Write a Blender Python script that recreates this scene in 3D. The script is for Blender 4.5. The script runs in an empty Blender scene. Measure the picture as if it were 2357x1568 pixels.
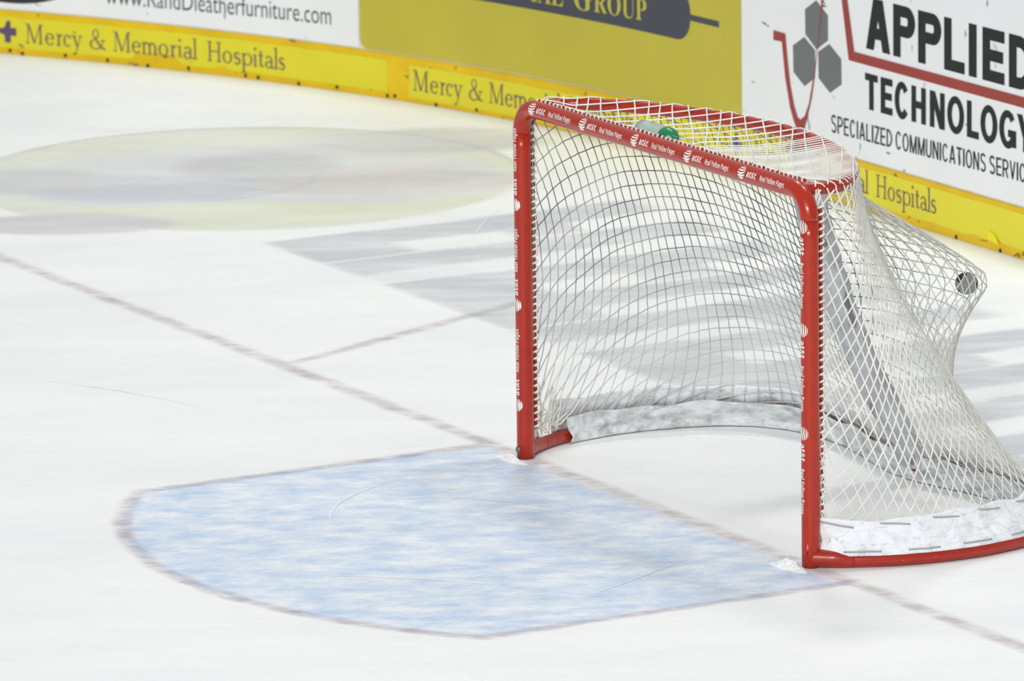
import bpy, bmesh, math, random
import numpy as np
from mathutils import Vector, Matrix, noise

random.seed(7)
rng = np.random.default_rng(7)
C = bpy.context.collection
sc = bpy.context.scene

# ------------------------------------------------------------------ camera
cam = bpy.data.cameras.new('camera')
cam.sensor_width = 36.0
cam.lens = 270.918
cam.clip_end = 300
cam_o = bpy.data.objects.new('camera', cam)
C.objects.link(cam_o)
_r = Vector((0.48965935, 0.87182473, -0.01246411))
_u = Vector((-0.17446585, 0.11197454, 0.97827571))
_f = Vector((-0.85428062, 0.47684729, -0.20693303))
M = Matrix.Identity(4)
for i in range(3):
    M[i][0], M[i][1], M[i][2] = _r[i], _u[i], -_f[i]
M[0][3], M[1][3], M[2][3] = 21.76211105, -12.72336849, 5.92179982
cam_o.matrix_world = M
cam.dof.use_dof = True
cam.dof.focus_distance = 25.7
cam.dof.aperture_fstop = 6.3
sc.camera = cam_o

# ------------------------------------------------------------------ light of the arena
w = bpy.data.worlds.new('arena_air')
sc.world = w
w.use_nodes = True
w.node_tree.nodes['Background'].inputs[0].default_value = (0.97, 0.99, 1.0, 1)
w.node_tree.nodes['Background'].inputs[1].default_value = 0.42


def lamp(x, y, z, size, power, target=None, col=(1.0, 0.985, 0.96)):
    l = bpy.data.lights.new('arena_lamp', 'AREA')
    l.shape = 'DISK'
    l.size = size
    l.energy = power
    l.color = col
    o = bpy.data.objects.new('arena_lamp', l)
    C.objects.link(o)
    o.location = (x, y, z)
    t = Vector(target or (x, y, 0)) - o.location
    o.rotation_euler = t.to_track_quat('-Z', 'Y').to_euler()
    return o


lamp(-7.0, 3.8, 12.0, 2.0, 420, (-5, 1, 0))
lamp(-1.0, 4.2, 12.0, 2.0, 320, (-2, 1, 0))
lamp(12.0, -15.0, 9.5, 2.5, 1200, (-2, 1, 0))
lamp(15.0, -11.0, 9.5, 2.5, 1350, (-2, 1, 0))

sc.view_settings.view_transform = 'Standard'
sc.view_settings.look = 'None'
sc.view_settings.gamma = 1.0
sc.view_settings.use_curve_mapping = False
sc.view_settings.exposure = 0.0


# ------------------------------------------------------------------ helpers
def lin(c):
    out = []
    for v in c:
        v = v / 255.0
        out.append(v / 12.92 if v <= 0.04045 else ((v + 0.055) / 1.055) ** 2.4)
    return tuple(out)


def rgba(c):
    return (*lin(c), 1.0)


class NT:
    """small node tree writer"""
    def __init__(self, m):
        self.t = m.node_tree
        self.n = self.t.nodes

    def add(self, kind, **kw):
        nd = self.n.new(kind)
        for k, v in kw.items():
            if k.startswith('i_'):
                nd.inputs[k[2:].replace('_', ' ')].default_value = v
            else:
                setattr(nd, k, v)
        return nd

    def link(self, a, ao, b, bi):
        self.t.links.new(a.outputs[ao], b.inputs[bi])


def material(name, col, rough=0.5, spec=0.4, var=0.06, scale=12.0, specks=None, coat=0.0, bump=0.0,
             bump_scale=60.0):
    """painted / plastic / fabric surface: colour with a little mottling, wear specks and bump"""
    m = bpy.data.materials.new(name)
    m.use_nodes = True
    t = NT(m)
    b = t.n['Principled BSDF']
    b.inputs['Roughness'].default_value = rough
    b.inputs['Specular IOR Level'].default_value = spec
    b.inputs['Coat Weight'].default_value = coat
    b.inputs['Coat Roughness'].default_value = 0.08
    tc = t.add('ShaderNodeTexCoord')
    nz = t.add('ShaderNodeTexNoise', i_Scale=scale, i_Detail=4.0)
    t.link(tc, 'Object', nz, 'Vector')
    r = t.add('ShaderNodeValToRGB')
    L = lin(col)
    r.color_ramp.elements[0].position = 0.3
    r.color_ramp.elements[1].position = 0.7
    r.color_ramp.elements[0].color = (*[v * (1 - var) for v in L], 1)
    r.color_ramp.elements[1].color = (*[min(1, v * (1 + var)) for v in L], 1)
    t.link(nz, 'Fac', r, 'Fac')
    last = (r, 'Color')
    for sp in (specks or []):
        scol, sscale, thr, stretch = sp
        mp = t.add('ShaderNodeMapping')
        mp.inputs['Scale'].default_value = stretch
        t.link(tc, 'Object', mp, 'Vector')
        n2 = t.add('ShaderNodeTexNoise', i_Scale=sscale, i_Detail=2.0)
        t.link(mp, 'Vector', n2, 'Vector')
        mr = t.add('ShaderNodeMapRange')
        mr.inputs['From Min'].default_value = thr
        mr.inputs['From Max'].default_value = thr + 0.04
        t.link(n2, 'Fac', mr, 'Value')
        mx = t.add('ShaderNodeMix', data_type='RGBA')
        t.link(mr, 'Result', mx, 0)
        t.link(last[0], last[1], mx, 6)
        mx.inputs[7].default_value = rgba(scol)
        last = (mx, 2)
    t.link(last[0], last[1], b, 'Base Color')
    if bump:
        n3 = t.add('ShaderNodeTexNoise', i_Scale=bump_scale, i_Detail=3.0)
        t.link(tc, 'Object', n3, 'Vector')
        bp = t.add('ShaderNodeBump', i_Strength=bump, i_Distance=0.01)
        t.link(n3, 'Fac', bp, 'Height')
        t.link(bp, 'Normal', b, 'Normal')
    return m


class Buf:
    """collects vertices and faces of ONE mesh object"""
    def __init__(self):
        self.v = []
        self.soil = []
        self.f = []
        self.n = 0

    def add(self, verts, faces, soil=0.0):
        verts = np.asarray(verts, float).reshape(-1, 3)
        self.v.append(verts)
        self.soil.append(np.broadcast_to(np.asarray(soil, float), (len(verts),)))
        o = self.n
        self.f.extend([tuple(int(i) + o for i in f) for f in faces])
        self.n += len(verts)

    def grid(self, P, close_u=False, flip=False):
        """P: (nu, nv, 3)"""
        nu, nv = P.shape[:2]
        fs = []
        for i in range(nu if close_u else nu - 1):
            j = (i + 1) % nu
            for k in range(nv - 1):
                q = (i * nv + k, j * nv + k, j * nv + k + 1, i * nv + k + 1)
                fs.append(q[::-1] if flip else q)
        self.add(P.reshape(-1, 3), fs)

    def tube(self, pts, rad, sides=8, caps=True, closed=False, soil=0.0):
        pts = np.asarray(pts, float)
        n = len(pts)
        if n < 2:
            return
        rad = np.broadcast_to(np.asarray(rad, float), (n,))
        if closed:
            tan = np.roll(pts, -1, 0) - np.roll(pts, 1, 0)
        else:
            tan = np.gradient(pts, axis=0)
        tan /= np.maximum(np.linalg.norm(tan, axis=1, keepdims=True), 1e-9)
        t0 = tan[0]
        ref = np.array([0, 0, 1.0]) if abs(t0[2]) < 0.9 else np.array([1.0, 0, 0])
        nrm = np.cross(t0, ref)
        nrm /= np.linalg.norm(nrm)
        A = np.empty((n, 3))
        for i in range(n):
            nrm = nrm - tan[i] * np.dot(nrm, tan[i])
            nrm /= max(np.linalg.norm(nrm), 1e-9)
            A[i] = nrm
        B = np.cross(tan, A)
        ang = np.arange(sides) * 2 * math.pi / sides
        ring = pts[:, None, :] + rad[:, None, None] * (np.cos(ang)[None, :, None] * A[:, None, :] +
                                                       np.sin(ang)[None, :, None] * B[:, None, :])
        fs = []
        m = n if closed else n - 1
        for i in range(m):
            j = (i + 1) % n
            for k in range(sides):
                l = (k + 1) % sides
                fs.append((i * sides + k, i * sides + l, j * sides + l, j * sides + k))
        if caps and not closed:
            fs.append(tuple(range(sides))[::-1])
            fs.append(tuple((n - 1) * sides + k for k in range(sides)))
        self.add(ring.reshape(-1, 3), fs, np.repeat(np.broadcast_to(np.asarray(soil, float), (n,)), sides))

    def lathe(self, prof, seg=32, M=None):
        """prof: [(r, z)] turned about z"""
        a = np.arange(seg) * 2 * math.pi / seg
        P = np.array([[(r * math.cos(t), r * math.sin(t), z) for r, z in prof] for t in a])
        if M is not None:
            P = np.array([[list(M @ Vector(p)) for p in row] for row in P])
        self.grid(P, close_u=True)

    def box(self, a, b):
        x0, y0, z0 = a
        x1, y1, z1 = b
        self.add([(x0, y0, z0), (x1, y0, z0), (x1, y1, z0), (x0, y1, z0),
                  (x0, y0, z1), (x1, y0, z1), (x1, y1, z1), (x0, y1, z1)],
                 [(3, 2, 1, 0), (4, 5, 6, 7), (0, 1, 5, 4), (1, 2, 6, 5), (2, 3, 7, 6), (3, 0, 4, 7)])

    def build(self, name, mat, parent=None, smooth=True, soiled=False):
        me = bpy.data.meshes.new(name)
        me.from_pydata(np.concatenate(self.v).tolist(), [], self.f)
        me.update()
        if smooth:
            me.polygons.foreach_set('use_smooth', [True] * len(me.polygons))
        if soiled:
            at = me.attributes.new('soil', 'FLOAT', 'POINT')
            at.data.foreach_set('value', np.concatenate(self.soil).astype(np.float32))
        if mat:
            me.materials.append(mat)
        o = bpy.data.objects.new(name, me)
        C.objects.link(o)
        if parent is not None:
            o.parent = parent
            o.matrix_parent_inverse = Matrix.Translation(-Vector(parent_world(parent)))
        return o


def parent_world(p):
    v = Vector((0, 0, 0))
    while p is not None:
        v += p.location
        p = None if p.parent is None else None
    return v


def thing(name, label, cat, loc=(0, 0, 0), group=None):
    o = bpy.data.objects.new(name, None)
    C.objects.link(o)
    o.location = loc
    o.empty_display_size = 0.1
    tag(o, label, cat, group)
    return o


def tag(o, label, cat, group=None, kind=None):
    o['label'] = label
    o['category'] = cat
    if group:
        o['group'] = group
    if kind:
        o['kind'] = kind
    return o


def smooth_curve(pts, n):
    """Catmull-Rom through pts, resampled evenly by length"""
    P = np.asarray(pts, float)
    Q = np.vstack([2 * P[0] - P[1], P, 2 * P[-1] - P[-2]])
    out = []
    for i in range(1, len(Q) - 2):
        for t in np.linspace(0, 1, 30, endpoint=False):
            p0, p1, p2, p3 = Q[i - 1:i + 3]
            out.append(0.5 * ((2 * p1) + (p2 - p0) * t + (2 * p0 - 5 * p1 + 4 * p2 - p3) * t * t +
                              (3 * p1 - p0 - 3 * p2 + p3) * t ** 3))
    out.append(P[-1])
    return resample(np.array(out), n)


def resample(P, n):
    d = np.concatenate([[0], np.cumsum(np.linalg.norm(np.diff(P, axis=0), axis=1))])
    s = np.linspace(0, d[-1], n)
    return np.stack([np.interp(s, d, P[:, k]) for k in range(P.shape[1])], 1)


# ---- letters: the built-in typeface and its mathematical serif / sans alphabets
def alph(s, up, lo):
    o = ''
    for c in s:
        if 'A' <= c <= 'Z':
            o += chr(up + ord(c) - 65)
        elif 'a' <= c <= 'z':
            o += chr(lo + ord(c) - 97)
        else:
            o += c
    return o


def serif(s): return alph(s, 0x1D400, 0x1D41A)
def sans_bold(s): return alph(s, 0x1D5D4, 0x1D5EE)
def sans(s): return alph(s, 0x1D5A0, 0x1D5BA)


_text_cache = {}


def text_mesh(body, offset=0.0, space=1.0):
    key = (body, offset, space)
    if key in _text_cache:
        return _text_cache[key]
    cu = bpy.data.curves.new('letters', 'FONT')
    cu.body = body
    cu.size = 1.0
    cu.offset = offset
    cu.space_character = space
    cu.fill_mode = 'FRONT'
    cu.resolution_u = 5
    o = bpy.data.objects.new('letters', cu)
    C.objects.link(o)
    bpy.context.view_layer.update()
    dg = bpy.context.evaluated_depsgraph_get()
    me = o.evaluated_get(dg).to_mesh()
    v = np.array([tuple(p.co)[:2] for p in me.vertices])
    f = [tuple(p.vertices) for p in me.polygons]
    o.evaluated_get(dg).to_mesh_clear()
    bpy.data.objects.remove(o)
    bpy.data.curves.remove(cu)
    _text_cache[key] = (v, f)
    return v, f


def cap_height(conv, offset=0.0):
    v, f = text_mesh(conv('H'), offset)
    return v[:, 1].max()


# ------------------------------------------------------------------ the end boards: straight, then a rounded corner
Y0, XS, RR = 3.36, -4.9, 8.53


def wall_pt(u, z, off=0.0):
    """u: length along the boards (= x on the straight), off: distance in front of the boards"""
    u = np.asarray(u, float)
    z = np.broadcast_to(np.asarray(z, float), u.shape)
    th = np.maximum(0, (XS - u) / RR)
    r = RR - off
    x = np.where(u >= XS, u, XS - r * np.sin(th))
    y = np.where(u >= XS, Y0 - off, Y0 - RR + r * np.cos(th))
    return np.stack([x, y, z], -1)


def wall_slab(buf, us, zb, zt, off0, off1):
    """closed slab on the boards between heights zb(u) and zt(u) and offsets off0 < off1"""
    us = np.asarray(us, float)
    zb = np.broadcast_to(zb, us.shape)
    zt = np.broadcast_to(zt, us.shape)
    A, B = wall_pt(us, zb, off1), wall_pt(us, zt, off1)
    Cc, D = wall_pt(us, zt, off0), wall_pt(us, zb, off0)
    P = np.stack([A, B, Cc, D, A], 1)
    buf.grid(P)
    for i in (0, len(us) - 1):
        buf.add([A[i], B[i], Cc[i], D[i]], [(0, 1, 2, 3) if i == 0 else (3, 2, 1, 0)])


def wall_text(buf, body, conv, u0, u1, zb0, zb1, cap, off, offset=0.0, space=1.0):
    v, f = text_mesh(conv(body), offset, space)
    ch = cap_height(conv, offset)
    x0, x1 = v[:, 0].min(), v[:, 0].max()
    k = (v[:, 0] - x0) / (x1 - x0)
    u = u0 + k * (u1 - u0)
    z = zb0 + k * (zb1 - zb0) + v[:, 1] / ch * cap
    buf.add(wall_pt(u, z, off), f)


def wall_poly(buf, pts, off):
    """flat printed shape given by its outline (u, z)"""
    from mathutils.geometry import tessellate_polygon
    tri = tessellate_polygon([[Vector((a, b, 0)) for a, b in pts]])
    u = np.array([p[0] for p in pts])
    z = np.array([p[1] for p in pts])
    fs = []
    for t in tri:
        a, b, c = t
        ar = (u[b] - u[a]) * (z[c] - z[a]) - (u[c] - u[a]) * (z[b] - z[a])
        fs.append((a, b, c) if ar > 0 else (a, c, b))
    buf.add(wall_pt(u, z, off), fs)



# ---- light old-style serif capitals and small letters for the kick plate stickers, cut as strokes
def g_stroke(pts, wid):
    P = np.asarray(pts, float)
    w_ = np.broadcast_to(np.asarray(wid, float), (len(P),))
    t = np.gradient(P, axis=0)
    t /= np.maximum(np.linalg.norm(t, axis=1, keepdims=True), 1e-9)
    n = np.stack([-t[:, 1], t[:, 0]], 1) * w_[:, None] / 2
    V = np.concatenate([P + n, P - n])
    k = len(P)
    return V, [(i, i + k, i + 1 + k, i + 1) for i in range(k - 1)]


def g_rect(x0, y0, x1, y1):
    return np.array([(x0, y0), (x1, y0), (x1, y1), (x0, y1)], float), [(0, 1, 2, 3)]


def g_bar(x0, y0, x1, y1, wx):
    """slanted stem of horizontal width wx"""
    return np.array([(x0 - wx / 2, y0), (x0 + wx / 2, y0), (x1 + wx / 2, y1), (x1 - wx / 2, y1)], float), [(0, 1, 2, 3)]


def g_ring(cx, cy, rx, ry, a0, a1, thick, thin):
    a = np.radians(np.linspace(a0, a1, 40))
    o = np.stack([cx + rx * np.cos(a), cy + ry * np.sin(a)], 1)
    i = np.stack([cx + (rx - thick) * np.cos(a), cy + (ry - thin) * np.sin(a)], 1)
    return np.concatenate([o, i]), [(k, k + 1, k + 41, k + 40) for k in range(39)]


def glyph(c, W):
    S, T, X, sf = 0.110, 0.050, 0.60, 0.048
    G = []

    def foot(x, y=0.0, w_=0.15, up=True):
        G.append(g_rect(x - w_, y, x + w_, y + sf) if up else g_rect(x - w_, y - sf, x + w_, y))
    if c == 'M':
        l, r, m = 0.13 * W, 0.86 * W, 0.50 * W
        G += [g_bar(l - 0.02, 0, l + 0.02, 1, T), g_bar(r, 0, r, 1, S), g_bar(l + 0.03, 1, m, 0.02, S), g_bar(r - 0.02, 1, m, 0.02, T * 1.1)]
        foot(l - 0.02, w_=0.12)
        foot(r, w_=0.14)
        G += [g_rect(-0.01, 0.95, l + 0.08, 1), g_rect(r - 0.06, 0.95, W, 1)]
    elif c == 'H':
        l, r = 0.17 * W, 0.83 * W
        G += [g_rect(l - S / 2, 0, l + S / 2, 1), g_rect(r - S / 2, 0, r + S / 2, 1), g_rect(l, 0.49, r, 0.545)]
        for x in (l, r):
            foot(x)
            foot(x, 1.0, up=False)
    elif c == 'o':
        G.append(g_ring(W / 2, X / 2, W / 2, X / 2 + 0.01, 0, 360, S, T))
    elif c == 'e':
        G.append(g_ring(W / 2, X / 2, W / 2, X / 2 + 0.01, 5, 325, S, T))
        G.append(g_rect(0.06, X / 2 + 0.01, W - 0.03, X / 2 + 0.055))
    elif c == 'c':
        G.append(g_ring(W / 2, X / 2, W / 2, X / 2 + 0.01, 48, 318, S, T))
        G.append(g_ring(W * 0.80, X * 0.80, 0.065, 0.06, 0, 360, 0.064, 0.059))
    elif c == 'r':
        x = 0.34 * W
        G.append(g_rect(x - S / 2, 0, x + S / 2, X))
        G.append(g_rect(x - 0.14, X - 0.06, x, X))
        foot(x, w_=0.14)
        G.append(g_stroke([(x + 0.02, X * 0.62), (x + 0.10, X * 0.86), (W * 0.84, X * 0.95)], [T, 0.07, 0.11]))
    elif c == 'y':
        G += [g_bar(0.22 * W, X, 0.54 * W, 0.0, S), g_bar(0.82 * W, X, 0.40 * W, -0.30, T)]
        G.append(g_stroke([(0.44 * W, -0.22), (0.34 * W, -0.33), (0.16 * W, -0.34)], [T, 0.08, 0.10]))
        G += [g_rect(0.0, X - sf, 0.44 * W, X), g_rect(0.64 * W, X - sf, W, X)]
    elif c == 'i' or c == 'l':
        x, h = W / 2, X if c == 'i' else 1.06
        G.append(g_rect(x - S / 2, 0, x + S / 2, h))
        G.append(g_rect(x - 0.14, h - 0.06, x, h - 0.005))
        foot(x, w_=0.14)
        if c == 'i':
            G.append(g_ring(x, 0.88, 0.075, 0.075, 0, 360, 0.074, 0.074))
    elif c == 'm':
        xs = [0.13 * W, 0.50 * W, 0.87 * W]
        for x in xs:
            G.append(g_rect(x - S / 2, 0, x + S / 2, X * (0.98 if x == xs[0] else 0.72)))
            foot(x, w_=0.12)
        for p, q in zip(xs[:-1], xs[1:]):
            G.append(g_ring((p + q) / 2, X * 0.66, (q - p) / 2 + S / 2, X * 0.36, 0, 150, S, 0.08))
        G.append(g_rect(xs[0] - 0.14, X - 0.06, xs[0], X))
    elif c == 'a':
        x = 0.70 * W
        G.append(g_rect(x - S / 2, 0.05, x + S / 2, X * 0.72))
        G.append(g_ring(x - 0.17, X * 0.70, 0.17 + S / 2, X * 0.32, 0, 165, S, 0.06))
        G.append(g_ring(0.37 * W, 0.17, 0.37 * W, 0.19, 30, 330, S, T))
        G.append(g_stroke([(x, 0.08), (x + 0.06, 0.03), (W, 0.06)], [S, 0.09, 0.04]))
    elif c == 's':
        a = np.linspace(0, 1, 30)
        ph = a * 2 * math.pi
        px = W / 2 + W * 0.36 * np.cos(0.55 + a * 0) * np.sin(0.9 + ph * 0.86) * 0.0
        A1 = np.radians(np.linspace(40, 262, 16))
        A2 = np.radians(np.linspace(82, -140, 16))
        up = np.stack([W / 2 + 0.36 * W * np.cos(A1), X * 0.745 + X * 0.215 * np.sin(A1)], 1)
        dn = np.stack([W / 2 + 0.38 * W * np.cos(A2), X * 0.27 + X * 0.235 * np.sin(A2)], 1)
        G.append(g_stroke(np.concatenate([up[:-1], dn[1:]]), np.interp(np.linspace(0, 1, 30), [0, .5, 1], [.06, .12, .06])))
        G += [g_rect(W * 0.76, X * 0.74, W * 0.82, X * 0.98), g_rect(W * 0.12, 0.0, W * 0.18, X * 0.25)]
    elif c == 'p':
        x = 0.20 * W
        G.append(g_rect(x - S / 2, -0.36, x + S / 2, X))
        foot(x, -0.36, 0.14)
        G.append(g_rect(x - 0.13, X - 0.06, x, X))
        G.append(g_ring(0.55 * W, X / 2, 0.45 * W, X / 2 + 0.01, -150, 150, S, T))
    elif c == 't':
        x = 0.42 * W
        G.append(g_rect(x - S / 2, 0.06, x + S / 2, 0.80))
        G.append(g_rect(0.0, X - 0.05, W * 0.95, X))
        G.append(g_stroke([(x, 0.09), (x + 0.08, 0.03), (W, 0.09)], [S, 0.08, 0.04]))
    elif c == '&':
        G.append(g_ring(0.38 * W, 0.79, 0.20 * W, 0.23, 0, 360, 0.075, T))
        G.append(g_ring(0.34 * W, 0.25, 0.34 * W, 0.27, 75, 320, S, T))
        G.append(g_stroke([(0.24 * W, 0.70), (0.45 * W, 0.42), (0.72 * W, 0.10), (1.0 * W, 0.01)], [T, 0.11, 0.12, 0.05]))
        G.append(g_stroke([(0.60 * W, 0.05), (0.74 * W, 0.22), (0.84 * W, 0.47)], [T, T, T]))
        G.append(g_rect(0.68 * W, 0.44, 0.98 * W, 0.49))
        G.append(g_stroke([(0.36 * W, 0.50), (0.50 * W, 0.62), (0.56 * W, 0.76)], [T, T, T]))
    return G


HOSP = [('M', 190, 303), ('e', 318, 378), ('r', 390, 438), ('c', 438, 490), ('y', 490, 565), ('&', 612, 720), ('M', 770, 885),
        ('e', 895, 955), ('m', 962, 1066), ('o', 1075, 1140), ('r', 1152, 1204), ('i', 1206, 1234), ('a', 1246, 1312),
        ('l', 1311, 1337), ('H', 1410, 1505), ('o', 1515, 1580), ('s', 1592, 1640), ('p', 1645, 1722), ('i', 1728, 1756),
        ('t', 1765, 1804), ('a', 1812, 1876), ('l', 1876, 1902), ('s', 1908, 1952)]


def hospital_text(parent, u0, u1, zb0, zb1, cap):
    k = (u1 - u0) / (1952 - 190)
    for i0, i1 in ((0, 5), (5, 6), (6, 14), (14, len(HOSP))):          # one part per word
        buf = Buf()
        lay = 0                                                        # strokes overlap: each a hair above the last
        for c, a, b_ in HOSP[i0:i1]:
            x0 = u0 + (a - 190) * k
            for V, F in glyph(c, (b_ - a) * k / cap):
                u = x0 + V[:, 0] * cap
                z = zb0 + (zb1 - zb0) * (u - u0) / (u1 - u0) + V[:, 1] * cap
                fs = []
                for f in F:
                    ar = sum(u[f[i]] * z[f[(i + 1) % len(f)]] - u[f[(i + 1) % len(f)]] * z[f[i]] for i in range(len(f)))
                    fs.append(f if ar > 0 else f[::-1])
                lay += 1
                buf.add(wall_pt(u, z, OFF_T + 0.00006 * (lay % 11)), fs)
        buf.build('lettering', m_mauve, parent, smooth=False)


# ---- plain heavy block capitals for the advertising panels
def block(c, W, S):
    T = S * 0.84
    G = []
    R = lambda *a: G.append(g_rect(*a))
    if c == 'A':
        G += [g_bar(S * 0.55, 0, W / 2 - S * 0.12, 1, S * 1.05), g_bar(W - S * 0.55, 0, W / 2 + S * 0.12, 1, S * 1.05)]
        R(W * 0.22, 0.22, W * 0.78, 0.22 + T)
    elif c in 'PR':
        R(0, 0, S, 1)
        R(S * 0.9, 1 - T, W - 0.28, 1)
        R(S * 0.9, 0.40, W - 0.28, 0.40 + T)
        G.append(g_ring(W - 0.30, 0.70, 0.30, 0.30, -90, 90, S, T))
        if c == 'R':
            G.append(g_bar(W - S * 0.55, 0, W * 0.52, 0.44, S))
    elif c == 'L':
        R(0, 0, S, 1)
        R(0, 0, W, T)
    elif c == 'I':
        R(0, 0, W, 1)
    elif c == 'E':
        R(0, 0, S, 1)
        for y in (0, 0.5 - T / 2, 1 - T):
            R(0, y, W * (0.94 if y == 0.5 - T / 2 else 1), y + T)
    elif c == 'D':
        R(0, 0, S, 1)
        r_ = min(0.5, W - S)
        R(S * 0.9, 0, W - r_ + 0.01, T)
        R(S * 0.9, 1 - T, W - r_ + 0.01, 1)
        G.append(g_ring(W - r_, 0.5, r_, 0.5, -90, 90, S, T))
    elif c == 'T':
        R(W / 2 - S / 2, 0, W / 2 + S / 2, 1)
        R(0, 1 - T, W, 1)
    elif c in 'COG':
        G.append(g_ring(W / 2, 0.5, W / 2, 0.52, *((0, 360) if c == 'O' else (38, 322) if c == 'C' else (38, 330)), S, T))
        if c == 'G':
            R(W - S * 0.95, 0.04, W, 0.50)
            R(W * 0.52, 0.50 - T, W, 0.50)
    elif c == 'H':
        R(0, 0, S, 1)
        R(W - S, 0, W, 1)
        R(0, 0.5 - T / 2, W, 0.5 + T / 2)
    elif c == 'N':
        R(0, 0, S, 1)
        R(W - S, 0, W, 1)
        G.append(g_bar(W - S * 0.6, 0, S * 0.6, 1, S * 1.1))
    elif c == 'M':
        R(0, 0, S, 1)
        R(W - S, 0, W, 1)
        G += [g_bar(W / 2, 0, S * 0.6, 1, S), g_bar(W / 2, 0, W - S * 0.6, 1, S)]
    elif c == 'U':
        R(0, 0.3, S, 1)
        R(W - S, 0.3, W, 1)
        G.append(g_ring(W / 2, 0.32, W / 2, 0.34, 180, 360, S, T))
    elif c == 'V':
        G += [g_bar(W / 2, 0, S * 0.5, 1, S), g_bar(W / 2, 0, W - S * 0.5, 1, S)]
    elif c == 'Y':
        R(W / 2 - S / 2, 0, W / 2 + S / 2, 0.45)
        G += [g_bar(W / 2, 0.38, S * 0.55, 1, S * 1.1), g_bar(W / 2, 0.38, W - S * 0.55, 1, S * 1.1)]
    elif c == 'Z':
        R(0, 0, W, T)
        R(0, 1 - T, W, 1)
        G.append(g_bar(S * 0.6, T * 0.5, W - S * 0.6, 1 - T * 0.5, S * 1.1))
    elif c == 'S':
        A1 = np.radians(np.linspace(28, 268, 20))
        A2 = np.radians(np.linspace(88, -152, 20))
        h = S / 2
        up = np.stack([W / 2 + (W / 2 - h) * np.cos(A1), 0.745 + (0.27 - T / 2) * np.sin(A1)], 1)
        dn = np.stack([W / 2 + (W / 2 - h) * np.cos(A2), 0.265 + (0.28 - T / 2) * np.sin(A2)], 1)
        G.append(g_stroke(np.concatenate([up[:-1], dn[1:]]), S * 0.92))
    return G


def block_text(parent, mat, items, zb0, zb1, cap, S):
    """items: [(letter, u0, u1)]"""
    buf = Buf()
    lay = 0
    ua, ub = items[0][1], items[-1][2]
    for c, u0, u1 in items:
        for V, F in block(c, (u1 - u0) / cap, S):
            u = u0 + V[:, 0] * cap
            z = zb0 + (zb1 - zb0) * (u - ua) / (ub - ua) + V[:, 1] * cap
            fs = []
            for f in F:
                ar = sum(u[f[i]] * z[f[(i + 1) % len(f)]] - u[f[(i + 1) % len(f)]] * z[f[i]] for i in range(len(f)))
                fs.append(f if ar > 0 else f[::-1])
            lay += 1
            buf.add(wall_pt(u, z, PT + 0.00006 * (lay % 11)), fs)
    buf.build('lettering', mat, parent, smooth=False)


def spaced(text, u0, u1):
    wd = dict(I=.17, L=.50, E=.55, S=.60, P=.60, Z=.56, D=.62, T=.58, M=.76, O=.68, C=.64, A=.66, V=.62)
    x, out = 0.0, []
    for c in text:
        if c == ' ':
            x += 0.26
            continue
        q = wd.get(c, 0.62)
        out.append((c, x, x + q))
        x += q + 0.12
    k = (u1 - u0) / out[-1][2]
    return [(c, u0 + a * k, u0 + b_ * k) for c, a, b_ in out]


# ------------------------------------------------------------------ materials
def ice_color_nodes(t):
    """white scraped ice: returns (node, socket) of its colour, seamless in world space"""
    g = t.add('ShaderNodeNewGeometry')
    mp = t.add('ShaderNodeMapping')
    mp.vector_type = 'TEXTURE'
    mp.inputs['Rotation'].default_value = (0, 0, math.radians(64))
    mp.inputs['Scale'].default_value = (1 / 0.45, 1 / 1.2, 1)
    t.link(g, 'Position', mp, 'Vector')
    n1 = t.add('ShaderNodeTexNoise', i_Scale=1.6, i_Detail=5.0, i_Roughness=0.6)
    t.link(mp, 'Vector', n1, 'Vector')
    r = t.add('ShaderNodeValToRGB')
    r.color_ramp.elements[0].position = 0.36
    r.color_ramp.elements[1].position = 0.62
    r.color_ramp.elements[0].color = rgba((241, 245, 246))
    r.color_ramp.elements[1].color = rgba((250, 252, 252))
    t.link(n1, 'Fac', r, 'Fac')
    n4 = t.add('ShaderNodeTexNoise', i_Scale=22.0, i_Detail=6.0, i_Roughness=0.75)
    t.link(mp, 'Vector', n4, 'Vector')
    r4 = t.add('ShaderNodeValToRGB')
    r4.color_ramp.elements[0].position = 0.32
    r4.color_ramp.elements[1].position = 0.66
    r4.color_ramp.elements[0].color = (0.955, 0.96, 0.962, 1)
    r4.color_ramp.elements[1].color = (1, 1, 1, 1)
    t.link(n4, 'Fac', r4, 'Fac')
    mu = t.add('ShaderNodeMix', data_type='RGBA', blend_type='MULTIPLY')
    mu.inputs[0].default_value = 1.0
    t.link(r, 'Color', mu, 6)
    t.link(r4, 'Color', mu, 7)
    return g, (mu, 2)


def ice_bump(t, g, b):
    n3 = t.add('ShaderNodeTexNoise', i_Scale=55.0, i_Detail=4.0, i_Roughness=0.7)
    t.link(g, 'Position', n3, 'Vector')
    bp = t.add('ShaderNodeBump', i_Strength=0.45, i_Distance=0.006)
    t.link(n3, 'Fac', bp, 'Height')
    t.link(bp, 'Normal', b, 'Normal')
    b.inputs['Roughness'].default_value = 0.5
    b.inputs['Specular IOR Level'].default_value = 0.25


def ice_material():
    m = bpy.data.materials.new('scraped_ice')
    m.use_nodes = True
    t = NT(m)
    b = t.n['Principled BSDF']
    g, c = ice_color_nodes(t)
    t.link(c[0], c[1], b, 'Base Color')
    ice_bump(t, g, b)
    return m


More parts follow.
